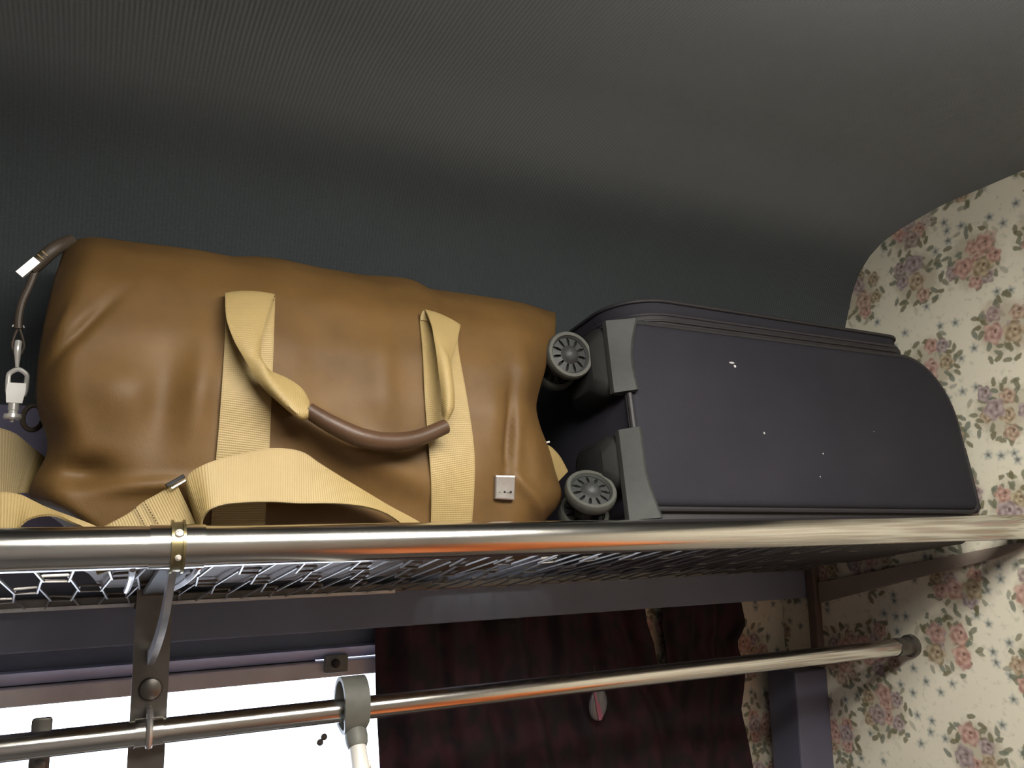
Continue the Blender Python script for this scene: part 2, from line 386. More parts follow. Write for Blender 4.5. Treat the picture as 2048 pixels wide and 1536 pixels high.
M['hub'] = noisy('grey_wheel_hub', (0.034, 0.036, 0.036), 0.5, 0.1, 60, spec=0.3)
M['velvet'] = velvet()
M['clip'] = noisy('grey_clip_plastic', (0.17, 0.175, 0.155), 0.5, 0.12, 50)
M['white'] = noisy('white_enamel', (0.72, 0.71, 0.67), 0.3, 0.03, 30)
M['black'] = plain('black_screw', (0.03, 0.03, 0.032), 0.4, 0.5)
M['glass'] = pane_glass()
M['pink'] = plain('pink_eyelet_light', (0.30, 0.085, 0.14), 0.35)
M['eyelet_silver'] = noisy('silver_eyelet_light', (0.16, 0.16, 0.17), 0.35, 0.35, 12, metal=0.3, stretch=(40, 40, 3))
# ------------------------------------------------------------------ measured outlines (metres)
ZT= [(-0.0351, 0.2765), (-0.011, 0.2753), (0.0306, 0.2751), (0.0743, 0.2754), (0.1063, 0.2727), (0.1297, 0.2765), (0.1489, 0.277), (0.1887, 0.2728), (0.2408, 0.2703), (0.2734, 0.2733), (0.2902, 0.272), (0.3043, 0.2641), (0.3599, 0.2631), (0.4219, 0.2613), (0.4594, 0.2581)]
XL= [-0.0113, -0.0117, -0.0123, -0.0214, -0.0446, -0.0469, -0.0402, -0.0354, -0.0372, -0.0437, -0.0468, -0.048, -0.0479, -0.0478, -0.047, -0.0463, -0.0454, -0.0444, -0.0433, -0.0418, -0.0404, -0.0393, -0.039, -0.0393, -0.0407]
XR= [0.4132, 0.4083, 0.4094, 0.4175, 0.4329, 0.4383, 0.4321, 0.4276, 0.4243, 0.4195, 0.413, 0.4088, 0.4076, 0.4115, 0.4164, 0.422, 0.4279, 0.4342, 0.4409, 0.4474, 0.4525, 0.4581, 0.4646, 0.4725, 0.4834]
FE= [(0.0694, 0.1132, 0.0116, 0.0454, 5, 0.0075), (0.0414, 0.1076, 0.013, 0.0364, 5, -0.006), (0.0122, 0.11, 0.0249, 0.0238, 0, 0.0075), (-0.0101, 0.0489, 0.0204, 0.0114, 0, -0.018), (0.0377, 0.039, 0.0362, 0.0058, -5, 0.0075), (-0.019, 0.1596, 0.0042, 0.0338, 35, -0.0075), (-0.0332, 0.1662, 0.0048, 0.0237, 20, 0.0045), (0.1971, 0.0716, 0.0762, 0.0149, 26, 0.012), (0.2236, 0.145, 0.0151, 0.0553, 0, 0.006), (0.1688, 0.159, 0.0177, 0.0539, 0, -0.0045), (0.3514, 0.0902, 0.0059, 0.0411, 8, -0.0135), (0.3303, 0.0991, 0.0148, 0.048, 5, 0.006), (0.3775, 0.1558, 0.0169, 0.0303, 0, 0.0075), (0.3691, 0.0353, 0.0326, 0.0057, 45, 0.006), (0.37, 0.0714, 0.011, 0.0242, 0, -0.0045), (0.1547, 0.0323, 0.0589, 0.0105, 5, -0.006)]
BAND_A = [((0.0894, 0.7301, 0.1987), (0.1325, 0.7328, 0.206)), ((0.0891, 0.7159, 0.1684), (0.1299, 0.7185, 0.175)), ((0.0879, 0.7078, 0.1431), (0.1282, 0.7095, 0.1473)), ((0.0865, 0.7008, 0.1166), (0.1261, 0.6994, 0.1145)), ((0.0857, 0.7007, 0.0878), (0.1261, 0.7002, 0.0831)), ((0.0843, 0.7002, 0.0575), (0.1258, 0.7003, 0.0562)), ((0.0838, 0.7029, 0.0317), (0.1261, 0.7065, 0.032)), ((0.0835, 0.7043, 0.0081), (0.1253, 0.7043, 0.0076))]
BAND_B = [((0.2687, 0.7317, 0.2008), (0.31, 0.7321, 0.1948)), ((0.2655, 0.7148, 0.1637), (0.3045, 0.7218, 0.1741)), ((0.2633, 0.7035, 0.1211), (0.3054, 0.7065, 0.1296)), ((0.2653, 0.7012, 0.0851), (0.3094, 0.7003, 0.0865)), ((0.2669, 0.6978, 0.0498), (0.3108, 0.6995, 0.0592)), ((0.2682, 0.6999, 0.0277), (0.3103, 0.7013, 0.03)), ((0.2695, 0.7045, 0.0057), (0.3093, 0.7041, 0.0052))]
LOOP_A = [((0.0896, 0.7287, 0.1984), (0.1107, 0.7308, 0.2021), (0.1322, 0.7314, 0.2056)), ((0.0893, 0.7286, 0.2055), (0.1106, 0.7322, 0.2107), (0.1318, 0.7295, 0.2087)), ((0.0883, 0.719, 0.1997), (0.1092, 0.7217, 0.2041), (0.1298, 0.7231, 0.2059)), ((0.0882, 0.7027, 0.1765), (0.1049, 0.702, 0.1775), (0.1211, 0.7061, 0.1805)), ((0.0939, 0.6922, 0.156), (0.1058, 0.6903, 0.1578), (0.1159, 0.6963, 0.1626)), ((0.0999, 0.6871, 0.1441), (0.1081, 0.6844, 0.1442), (0.1144, 0.6919, 0.1488)), ((0.1037, 0.6851, 0.137), (0.114, 0.6804, 0.1369), (0.1151, 0.6878, 0.1404)), ((0.1139, 0.6812, 0.1201), (0.1198, 0.6752, 0.1231), (0.1221, 0.6873, 0.1325)), ((0.1281, 0.6784, 0.1061), (0.1331, 0.6697, 0.1063), (0.1366, 0.6878, 0.1268)), ((0.1446, 0.677, 0.0931), (0.1428, 0.6691, 0.0977), (0.1481, 0.6867, 0.1189)), ((0.1519, 0.677, 0.093), (0.1508, 0.6725, 0.0986), (0.1541, 0.6843, 0.1079))]
LOOP_B = [((0.2687, 0.7304, 0.2005), (0.2892, 0.7301, 0.1984), (0.3097, 0.7313, 0.1956)), ((0.2696, 0.73, 0.2064), (0.2904, 0.7304, 0.2046), (0.3094, 0.7293, 0.1982)), ((0.2729, 0.728, 0.2097), (0.2909, 0.7277, 0.206), (0.3079, 0.7245, 0.1964)), ((0.2735, 0.7134, 0.192), (0.2869, 0.7114, 0.187), (0.2987, 0.7117, 0.1779)), ((0.2727, 0.705, 0.1794), (0.2791, 0.6985, 0.17), (0.2877, 0.6988, 0.1584)), ((0.2721, 0.697, 0.1644), (0.2791, 0.6924, 0.1603), (0.2854, 0.6933, 0.1469)), ((0.2721, 0.6897, 0.142), (0.2781, 0.6851, 0.143), (0.285, 0.6867, 0.1285)), ((0.2725, 0.6846, 0.1228), (0.2774, 0.679, 0.1236), (0.284, 0.6833, 0.1155)), ((0.2727, 0.6842, 0.1123), (0.2759, 0.6765, 0.1069), (0.2833, 0.6839, 0.1083)), ((0.2736, 0.6853, 0.1026), (0.2747, 0.6796, 0.0974), (0.2804, 0.6853, 0.1011))]
GRIP= [(0.1521, 0.6788, 0.1003), (0.171, 0.6735, 0.0884), (0.1949, 0.6707, 0.0781), (0.2199, 0.6742, 0.0755), (0.2466, 0.6786, 0.0798), (0.2756, 0.6831, 0.092)]
STRAP_1 = [((0.0632, 0.6911, 0.0331), (0.0752, 0.6866, -0.0015)), ((0.0616, 0.6825, 0.0414), (0.0736, 0.6785, 0.0072)), ((0.0645, 0.6812, 0.0479), (0.0742, 0.6739, 0.0135)), ((0.0742, 0.6799, 0.0541), (0.0781, 0.6694, 0.019)), ((0.0872, 0.6825, 0.0593), (0.0874, 0.6694, 0.0227)), ((0.1014, 0.6847, 0.0633), (0.0999, 0.67, 0.0242)), ((0.1252, 0.6888, 0.0687), (0.1228, 0.6719, 0.025)), ((0.149, 0.6901, 0.067), (0.1469, 0.6752, 0.0239)), ((0.1658, 0.69, 0.057), (0.1676, 0.6776, 0.024)), ((0.1835, 0.6907, 0.0465), (0.1854, 0.6789, 0.0232)), ((0.206, 0.6915, 0.0337), (0.2058, 0.6816, 0.0203)), ((0.2272, 0.6923, 0.0218), (0.2235, 0.685, 0.0144)), ((0.2546, 0.6949, 0.0084), (0.2413, 0.6897, 0.0033)), ((0.2757, 0.6974, -0.0054), (0.2602, 0.6937, -0.0137))]
STRAP_2 = [((0.0547, 0.6893, 0.041), (0.0732, 0.6906, 0.0035)), ((0.0439, 0.6915, 0.033), (0.0618, 0.6886, -0.0031)), ((0.0321, 0.6925, 0.0255), (0.0492, 0.6865, -0.0084)), ((0.0222, 0.6914, 0.0169), (0.0375, 0.6865, -0.0154)), ((0.006, 0.6924, 0.0072), (0.0193, 0.6865, -0.0221)), ((-0.0068, 0.7059, -0.0009), (0.0048, 0.6897, -0.027))]
STITCH = [((0.0262, 0.6897, 0.0235), (0.0353, 0.6874, 0.0067)), ((0.0326, 0.6894, 0.0265), (0.0438, 0.6872, 0.0084))]
SLIDER = [((0.0478, 0.6852, 0.0377), (0.0602, 0.6881, 0.0456))]
BADGE = [((0.3307, 0.6977, 0.0506), (0.3514, 0.6974, 0.0504)), ((0.3314, 0.7009, 0.0286), (0.3519, 0.7016, 0.0273))]
STRAP_3 = [((-0.0797, 0.7, 0.0312), (-0.0723, 0.682, -0.0002)), ((-0.0617, 0.7, 0.033), (-0.0578, 0.682, 0.0022)), ((-0.0497, 0.7, 0.0313), (-0.0486, 0.683, 0.0068)), ((-0.0419, 0.699, 0.0273), (-0.0424, 0.684, 0.013)), ((-0.0332, 0.698, 0.0225), (-0.0336, 0.688, 0.0162)), ((-0.0233, 0.697, 0.0181), (-0.0242, 0.69, 0.0158)), ((-0.0139, 0.696, 0.0144), (-0.0153, 0.692, 0.0114)), ((0.002, 0.694, 0.0076), (-0.0029, 0.692, 0.0055)), ((0.0131, 0.694, 0.0009), (0.0076, 0.693, -0.0027))]
STRAP_4 = [((-0.0959, 0.8, 0.0945), (-0.0901, 0.79, 0.0372)), ((-0.0817, 0.8, 0.0922), (-0.0763, 0.79, 0.0352)), ((-0.0745, 0.8, 0.0904), (-0.0694, 0.79, 0.0344)), ((-0.0635, 0.8, 0.0862), (-0.0631, 0.79, 0.0341)), ((-0.0538, 0.8, 0.0781), (-0.0576, 0.79, 0.0353)), ((-0.0445, 0.8, 0.07), (-0.0534, 0.79, 0.0369)), ((-0.0386, 0.81, 0.0638), (-0.0491, 0.8, 0.0378))]
# ================================================================== the compartment
def struct(o, label, cat): return tag(o, label, cat, kind='structure')
CEIL = [(YBACK - 0.02, 0.45), (0.55, 0.452), (0.61, 0.4515), (0.667, 0.4495), (0.72, 0.4485), (0.76, 0.443), (0.80, 0.436), (0.833, 0.426), (0.857, 0.412), (0.876, 0.395),
        (0.889, 0.376), (0.898, 0.3596), (0.915, 0.315), (0.932, 0.27), (0.95, 0.22), (0.967, 0.17), (0.977, 0.135)]
g = G()
outer = [(y + 0.035, z + 0.03) for y, z in CEIL[::-1]]
g.prism(CEIL + outer, 'x', XL_WALL - 0.02, XP + 0.02)
struct(g.out('ceiling', M['ceil'], sharp=30), 'dark grey ribbed fabric ceiling curving down to the window wall', 'ceiling')
# right partition, covered in floral paper
struct(G().box((XP, YBACK, ZF), (XP + 0.03, 1.16, 0.46)).out('wall_right', M['paper_p'], smooth=False), 'partition wall covered in cream wallpaper with rose bouquets', 'wall')
struct(G().box((XL_WALL - 0.03, YBACK, ZF), (XL_WALL, 1.16, 0.46)).out('wall_left', M['panel'], smooth=False), 'brown wood partition wall opposite the papered one', 'wall')
struct(G().box((XL_WALL, YBACK - 0.03, ZF), (XP, YBACK, 0.46)).out('wall_back', M['cream'], smooth=False), 'cream corridor wall behind the view', 'wall')
struct(G().box((XL_WALL, YBACK, ZF - 0.03), (XP, 1.16, ZF)).out('floor', M['floor'], smooth=False), 'brown floor of the compartment', 'floor')
d = struct(G().bevbox((0.16, YBACK, ZF), (1.0, YBACK + 0.03, 0.12), 0.004).out('door_1', M['wood'], smooth=False), 'orange wooden corridor door behind the view', 'door')
G().tube([(0.24, YBACK + 0.03, -0.75), (0.24, YBACK + 0.07, -0.75), (0.24, YBACK + 0.07, -0.6), (0.24, YBACK + 0.03, -0.6)], 0.008).out('door_handle', M['chrome'], d)
# window wall: lilac panel above the rack, papered piece beside the window, dado below it
g = G(); g.prism([(0.977, 0.137), (1.03, -0.004), (1.13, -0.004), (1.06, 0.137)], 'x', XL_WALL, XP)
ww = struct(g.out('wall_window', M['lilac'], smooth=False), 'lilac painted wall strip between the rack and the fabric ceiling', 'wall')
WX0, WX1 = -0.92, 0.50
G().box((WX1, 1.10, ZF), (XP, 1.13, 0.0)).out('papered_panel', M['paper_w'], ww, smooth=False)
G().box((XL_WALL, 1.10, ZF), (WX0, 1.13, 0.0)).out('papered_panel', M['paper_w'], ww, smooth=False)
G().box((WX0, 1.10, ZF), (WX1, 1.13, -0.95)).out('papered_panel', M['paper_w'], ww, smooth=False)
struct(G().bevbox((XL_WALL, 1.03, -0.117), (XP, 1.099, -0.004), 0.002).out('trim_1', M['slate'], smooth=False), 'slate blue boxed beam running above the window and curtain', 'trim')
g = G(); g.bevbox((0.992, 1.012, ZF), (1.06, 1.075, -0.226), 0.003)
struct(g.out('trim_2', M['post'], smooth=False), 'lilac corner post between curtain and papered partition', 'trim')
struct(G().bevbox((1.046, 1.012, -0.224), (1.06, 1.03, -0.012), 0.003).out('trim_3', M['brown_dk'], smooth=False), 'narrow dull brown upright in the corner below the rack', 'trim')
g = G(); g.prism([(1.010, -0.1245), (0.80, -0.0705), (0.708, -0.048), (0.672, -0.0345), (0.662, -0.0285), (0.675, -0.0275), (0.83, -0.057), (0.99, -0.089), (1.010, -0.092)], 'x', XP - 0.007, XP)
struct(g.out('trim_4', M['batten'], smooth=False), 'sloping cream batten on the papered partition under the rack end', 'trim')
# window
fr = G(); fr.bevbox((WX0, 1.075, -0.178), (WX1, 1.10, -0.159), 0.002); fr.bevbox((WX0, 1.075, -0.95), (WX0 + 0.03, 1.11, -0.178), 0.002); fr.bevbox((WX1 - 0.03, 1.075, -0.95), (WX1, 1.11, -0.178), 0.002); fr.bevbox((WX0, 1.07, -0.97), (WX1, 1.11, -0.94), 0.002)
win = struct(fr.out('window_1', M['brownbar'], smooth=False), 'bright carriage window with brown-grey frame under the slate beam', 'window')
G().box((WX0, 1.083, -0.145), (WX1, 1.10, -0.115)).out('head_board', M['slate'], win, smooth=False)
G().prism([(1.060, -0.141), (1.090, -0.1575), (1.10, -0.1575), (1.10, -0.141)], 'x', WX0, WX1).out('head_strip', M['lilac_daylit'], win, smooth=False)
G().box((WX0, 1.092, -0.161), (0.262, 1.10, -0.154)).out('gap_seal', M['black'], win, smooth=False)
G().box((WX0 + 0.01, 1.098, -0.95), (WX1 - 0.01, 1.102, -0.156)).out('pane', M['glass'], win, smooth=False)
lt = G().bevbox((0.268, 1.066, -0.172), (0.298, 1.075, -0.150), 0.003).out('lock_tab', M['clip'], win)
G().lathe([(0.0, 0), (0.0055, 0.0), (0.0055, 0.003), (0.003, 0.0045), (0, 0.0045)], (0.281, 1.066, -0.160), (0, -1, 0), 14).out('screw', M['black'], lt)
for (x, z) in ((0.2715, -0.2585), (0.2765, -0.2525)):
    G().lathe([(0, 0), (0.0042, 0), (0.0042, 0.002), (0.002, 0.0035), (0, 0.0035)], (x, 1.098, z), (0, -1, 0), 12).out('screw', M['castdark'], win)

# lamp on the ceiling of the compartment
LX0, LX1, LY0, LY1 = -0.04, 0.60, -0.12, 0.25
lamp = thing('ceiling_lamp', 'rectangular ceiling lamp with frosted diffuser above the view', 'lamp', (0.3, 0.0, 0.45))
G().bevbox((LX0 - 0.02, LY0 - 0.02, 0.436), (LX1 + 0.02, LY1 + 0.02, 0.453), 0.004).out('housing', M['white'], lamp, smooth=False)
G().bevbox((LX0, LY0, 0.408), (LX1, LY1, 0.437), 0.012).out('diffuser', emitter('lamp_diffuser', (1.0, 0.95, 0.86), LAMP_STRENGTH), lamp)
# bench below the right partition, out of the picture but mirrored in the rails
bench = thing('bench_seat', 'orange vinyl bench below the papered partition', 'seat', (0.8, -0.1, ZF))
G().bevbox((0.62, -0.9, -1.42), (1.0, 0.35, -1.28), 0.03).out('seat_cushion', M['seat'], bench)
G().bevbox((0.94, -0.9, -1.26), (1.055, 0.3, -0.58), 0.03).out('backrest', M['seat'], bench)
G().box((0.66, -0.88, ZF), (1.0, 0.33, -1.42)).out('plinth', M['castdark'], bench, smooth=False)

# ================================================================== luggage rack
RY, RZ = 0.652, -0.0075
rack = thing('luggage_rack', 'steel luggage rack with wire mesh shelf carrying both bags', 'luggage rack', (0.03, RY, RZ))
def mesh_z(y): return -0.016 - (y - 0.66) * 0.152
rail_r = G().tube([(XL_WALL, RY, RZ), (-0.5, RY, RZ), (0, RY, RZ), (0.5, RY, RZ), (XP, RY, RZ)], 0.015, 48).out('front_rail', M['steel'], rack)
rail_r['label'] = 'polished steel front rail'
ROW = 0.0865; PER = 0.049
def wire_mesh(y0, ph):
    pts = []; n = int((XP - XL_WALL - 0.03) / PER)
    yb = y0 + ROW + 0.006
    for k in range(n):
        x = XL_WALL + 0.012 + k * PER + ph
        for dx, y, dz in ((0.0, y0, 0.0018), (0.017, y0, 0.0018), (0.0245, yb, -0.0018), (0.0415, yb, -0.0018)):
            pts.append((x + dx + random.uniform(-.0008, .0008), y + random.uniform(-.001, .001), mesh_z(y) + dz + random.uniform(-.0006, .0006)))
    return pts
for r in range(4):
    y0 = 0.668 + r * ROW
    G().tube(wire_mesh(y0, (r % 2) * PER / 2), 0.00125, 5).out('wire', M['wire'], rack)
G().bevbox((XL_WALL, 1.013, -0.0725), (1.03, 1.029, -0.0615), 0.0015).out('rear_bar', M['castdark'], rack, smooth=False)
ed = G().bevbox((XL_WALL, 1.0105, -0.0745), (0.34, 1.0135, -0.0700), 0.0006).out('edge_highlight', M['castlight'], rack, smooth=False)  # bright sliver painting in the highlight along the rear bar's edge
# bracket holding the front rail and the lower rail
BX = 0.0555
g = G()
zt_, zb_ = -0.045, -0.2165
pl = [(BX - 0.0155, zt_), (BX + 0.0155, zt_), (BX + 0.0155, zb_ + 0.006), (BX + 0.0135, zb_ + 0.0015), (BX + 0.009, zb_), (BX - 0.009, zb_), (BX - 0.0135, zb_ + 0.0015), (BX - 0.0155, zb_ + 0.006)]
g.prism(pl, 'y', 0.8625, 0.8665)
plate = g.out('bracket_plate', M['castdark'], rack, smooth=False)
G().lathe([(0.0, 0.0), (0.0105, 0.0), (0.0105, 0.0015), (0.009, 0.0042), (0.005, 0.006), (0.0, 0.0064)], (BX + 0.0005, 0.8625, -0.1375), (0, -1, 0), 24).out('bolt_head', M['castdark'], plate)
# saddle over the lower rail
LY, LZ, LR = 0.85, -0.173, 0.0112
g = G()
ring = []
for x in (BX - 0.0115, BX + 0.0115):
    for rr in (LR + 0.0003, LR + 0.0016):
        ring.append([(x, LY - math.cos(a) * rr, LZ + math.sin(a) * rr) for a in [math.radians(v) for v in range(-100, 101, 10)]])
n_ = len(ring[0]); vs = [p for r_ in ring for p in r_]
fs = []
for i in range(n_ - 1):
    a, b, c, d_ = i, n_ + i, 2 * n_ + i, 3 * n_ + i
    fs += [(b, b + 1, d_ + 1, d_), (a, c, c + 1, a + 1), (a, a + 1, b + 1, b), (c, d_, d_ + 1, c + 1)]
fs += [(0, n_, 3 * n_, 2 * n_), (n_ - 1, 2 * n_ + n_ - 1, 3 * n_ + n_ - 1, 2 * n_ - 1)]
sad = G().add(vs, fs).out('saddle_clip', M['steel'], plate)
g = G(); g.tube([(BX, LY + 0.010, LZ + 0.019), (BX, LY - 0.003, LZ + 0.0185), (BX, LY - 0.0125, LZ + 0.010), (BX, LY - 0.0145, LZ), (BX, LY - 0.011, LZ - 0.0105)], 0.003, 8)
g.out('clip_rib', M['castlight'], plate)
# arm below the mesh and the blade that runs from the front rail back to the plate
g = G(); ys = [0.664, 0.75, 0.85, 0.95, 1.012]
g.loops([[(BX - 0.011, y, mesh_z(y) - 0.0075), (BX + 0.011, y, mesh_z(y) - 0.0075), (BX + 0.011, y, mesh_z(y) - 0.0035), (BX - 0.011, y, mesh_z(y) - 0.0035)] for y in ys])
g.out('arm', M['arm'], rack, smooth=False)
top = catmull([(0, 0.668, -0.0195), (0, 0.712, -0.052), (0, 0.768, -0.078), (0, 0.838, -0.1005), (0, 0.8615, -0.102)], 5); bot = catmull([(0, 0.8615, -0.113), (0, 0.835, -0.1125), (0, 0.76, -0.088), (0, 0.70, -0.060), (0, 0.655, -0.0225)], 5)
g = G(); g.prism([(p[1], p[2]) for p in top] + [(p[1], p[2]) for p in bot], 'x', BX - 0.0045, BX + 0.0005)
g.out('blade', M['castlight'], rack, sharp=40)
# sleeve and clamp band on the front rail
G().lathe([(0.0151, -0.0185), (0.0158, -0.0185), (0.0158, 0.0185), (0.0151, 0.0185)], (0.0545, RY, RZ), (1, 0, 0), 48).out('sleeve', M['steel'], rack)
g = G()
R0, R1 = 0.0159, 0.0192
angs = [math.radians(v) for v in range(-115, 101, 8)]
for x0, x1, ra, rb in ((0.0497, 0.0515, R0, R1), (0.0515, 0.0575, R0, R1 - 0.0015), (0.0575, 0.0593, R0, R1)):
    g.loops([[(x0, RY - math.cos(a) * ra, RZ + math.sin(a) * ra), (x1, RY - math.cos(a) * ra, RZ + math.sin(a) * ra), (x1, RY - math.cos(a) * rb, RZ + math.sin(a) * rb), (x0, RY - math.cos(a) * rb, RZ + math.sin(a) * rb)] for a in angs])
band = g.out('clamp_band', M['brass'], rack, sharp=40)
for a, s_ in ((0.55, 0.0034), (-0.45, 0.0024)):
    c = Vector((0.0545, RY - math.cos(a) * 0.0175, RZ + math.sin(a) * 0.0175))
    G().lathe([(0, 0), (s_, 0), (s_ * 0.8, s_ * 0.5), (0, s_ * 0.8)], c, (0, -math.cos(a), math.sin(a)), 14).out('rivet', M['chrome'], band)
for x, dx in ((0.0265, 0.000), (0.070, -0.006)):
    G().tube(catmull([(x, 0.652, -0.0225), (x + dx * 0.3, 0.665, -0.028), (x + dx, 0.70, -0.036), (x + dx * 1.6, 0.74, -0.042)], 4), 0.0024, 8).out('mesh_hook', M['castlight'], rack)

# ================================================================== lower rail
lr = thing('lower_rail', 'thinner steel rail crossing in front of the window below the luggage rack', 'rail', (0.03, LY, LZ))
tb = G().tube([(XL_WALL, LY, LZ), (-0.4, LY, LZ), (0.1, LY, LZ), (0.6, LY, LZ), (1.03, LY, LZ)], LR, 40).out('tube', M['steel'], lr)
G().lathe([(0.0, 0.0), (LR + 0.0012, 0.0), (LR + 0.0012, 0.030), (LR + 0.0006, 0.0305), (LR + 0.0006, 0.0115), (0.0, 0.0115)][:2] + [(LR + 0.0012, 0.010), (LR + 0.0006, 0.011), (LR + 0.0006, 0.013), (LR + 0.0012, 0.014), (LR + 0.0012, 0.025), (LR + 0.004, 0.0265), (LR + 0.0045, 0.034), (0.0, 0.034)], (XP - 0.034, LY, LZ), (1, 0, 0), 36).out('end_socket', M['castdark'], lr)
lug = G().bevbox((-0.0375, 0.8625, -0.2160), (-0.0215, 0.8665, -0.1535), 0.0025).out('mounting_lug', M['castdark'], lr)
G().lathe([(0.0, 0.0), (0.0052, 0.0), (0.0052, 0.002), (0.003, 0.0035), (0.0, 0.0035)], (-0.0295, 0.8625, -0.1925), (0, -1, 0), 16).out('screw', M['castdark'], lug)

# ================================================================== leaning pole hooked over the lower rail
PX = 0.2415
pole = thing('hooked_pole', 'white tubular pole hanging from the lower rail by a grey plastic hook', 'pole', (PX, -0.16, ZF))
dirv = Vector((0, -0.64, -1)).normalized(); p0 = Vector((PX + 0.0015, 0.8395, -0.1945))
k_ = (ZF - p0.z) / dirv.z
G().tube([p0, p0 + dirv * (k_ * 0.5), p0 + dirv * k_], 0.0083, 24).out('tube', M['white'], pole)
g = G(); rings = []
for i in range(36):
    a = 2 * math.pi * i / 36
    cy, cz = math.sin(a), math.cos(a)
    w = 0.0125 if cz > -0.5 else 0.0125 - 0.0035 * (-cz - 0.5) / 0.5
    i0 = (0.85 + cy * 0.0185, -0.1685 + cz * 0.0235); i1 = (0.85 + cy * 0.023, -0.1685 + cz * 0.0275)
    rings.append([(PX - w, i0[0], i0[1]), (PX + w, i0[0], i0[1]), (PX + w, i1[0], i1[1]), (PX - w, i1[0], i1[1])])
rings.append(rings[0]); g.loops(rings, False, False)
hk = g.out('hook_ring', M['clip'], pole, sharp=40)
a1 = p0 - dirv * 0.004; G().tube([a1, a1 + dirv * 0.006, a1 + dirv * 0.013, a1 + dirv * 0.0165], [0.0108, 0.0112, 0.0106, 0.0092], 20).out('hook_neck', M['clip'], pole)
G().tube([p0 + dirv * 0.030 + Vector((0.0075, 0, 0)), p0 + dirv * 0.030 + Vector((0.0102, 0, 0))], 0.004, 12).out('rivet', M['white'], pole)

# ================================================================== curtains
def curtain(name, label, ledge, redge, y0, amp, nf, ztop, zbot, seed):
    rng = random.Random(seed); NX, NZ = 110, 60; A = []; ph = [rng.uniform(0, 6.28) for _ in range(4)]
    zs = [ztop + (zbot - ztop) * (j / (NZ - 1)) ** 1.3 for j in range(NZ)]
    for z in zs:
        xl = np.interp(-z, [-e[1] for e in ledge], [e[0] for e in ledge]); xr = np.interp(-z, [-e[1] for e in redge], [e[0] for e in redge])
        for i in range(NX):
            s = i / (NX - 1)
            y = y0 + amp * (math.sin(s * nf * 6.28 + ph[0] + 1.5 * z) * 0.6 + math.sin(s * nf * 2.3 * 6.28 + ph[1] - 3 * z) * 0.25 + math.sin(s * nf * 0.6 * 6.28 + ph[2] + 4 * z) * 0.3)
            A.append((xl + (xr - xl) * s, y, z))
    th = 0.0015
    B = [(x, y + th, z) for x, y, z in A]; o = NX * NZ; fs = []
    for j in range(NZ - 1):
        for i in range(NX - 1):
            a = j * NX + i; fs.append((a, a + 1, a + NX + 1, a + NX)); fs.append((o + a, o + a + NX, o + a + NX + 1, o + a + 1))
        a = j * NX; fs.append((a, a + NX, o + a + NX, o + a)); b = a + NX - 1; fs.append((b, o + b, o + b + NX, b + NX))
    for i in range(NX - 1):
        fs.append((i, o + i, o + i + 1, i + 1)); a = (NZ - 1) * NX + i; fs.append((a, a + 1, o + a + 1, o + a))
    return tag(obj(name, A + B, fs, M['velvet'], None, True, sharp=60), label, 'curtain', 'maroon window curtains')
curtain('window_curtain', 'broad maroon curtain drawn over the right half of the window', [(0.329, -0.11), (0.331, -0.2), (0.337, -0.29), (0.345, -1.1)],
        [(0.737, -0.11), (0.741, -0.14), (0.752, -0.17), (0.756, -0.2), (0.80, -0.27), (0.83, -0.4), (0.84, -1.1)], 1.050, 0.0105, 5.5, -0.1185, -1.1, 3)
curtain('window_curtain', 'narrow maroon curtain with wavy edge beside the lilac corner post', [(0.795, -0.11), (0.792, -0.15), (0.800, -0.205), (0.76, -0.23), (0.70, -0.4), (0.70, -1.1)],
        [(0.941, -0.11), (0.949, -0.15), (0.948, -0.163), (0.932, -0.176), (0.931, -0.19), (0.944, -0.225), (0.940, -0.25), (0.931, -0.285), (0.945, -0.35), (0.955, -0.42), (0.95, -1.1)], 1.074, 0.007, 2.6, -0.1185, -1.1, 8)
tgt = thing('eyelet_light_tag', 'small oval silver and pink tag standing in for light through a curtain eyelet', 'tag', (0.643, 1.029, -0.2415))  # added disc, coloured as light showing through an eyelet in the curtain
g = G(); ov = [(0.643 + 0.0145 * math.sin(a) + 0.002 * math.cos(a), -0.2405 + 0.0215 * math.cos(a)) for a in [2 * math.pi * k / 36 for k in range(36)]]
def shrink(o, f): cx = sum(p[0] for p in o) / len(o); cz = sum(p[1] for p in o) / len(o); return [(cx + (p[0] - cx) * f, cz + (p[1] - cz) * f) for p in o]
g.loops([[(p[0], 1.0335, p[1]) for p in ov], [(p[0], 1.032, p[1]) for p in ov], [(p[0], 1.030, p[1]) for p in shrink(ov, 0.9)], [(p[0], 1.0292, p[1]) for p in shrink(ov, 0.55)]])
g.out('disc', M['eyelet_silver'], tgt, sharp=50)
g = G(); g.prism([(0.6335, -0.222), (0.6365, -0.222), (0.6455, -0.2595), (0.6475, -0.2590), (0.6420, -0.2615), (0.6405, -0.2600)], 'y', 1.0278, 1.0298)
g.out('stripe', M['pink'], tgt, smooth=False)
g = G(); g.prism([(0.6352, -0.229), (0.6430, -0.240), (0.6478, -0.256), (0.6445, -0.2605)], 'y', 1.0282, 1.0300)
g.out('stripe', M['pink'], tgt, smooth=False)
G().tube(catmull([(0.641, 1.031, -0.2195), (0.640, 1.033, -0.205), (0.641, 1.036, -0.190)], 4), 0.0008, 6).out('thread', M['black'], tgt)
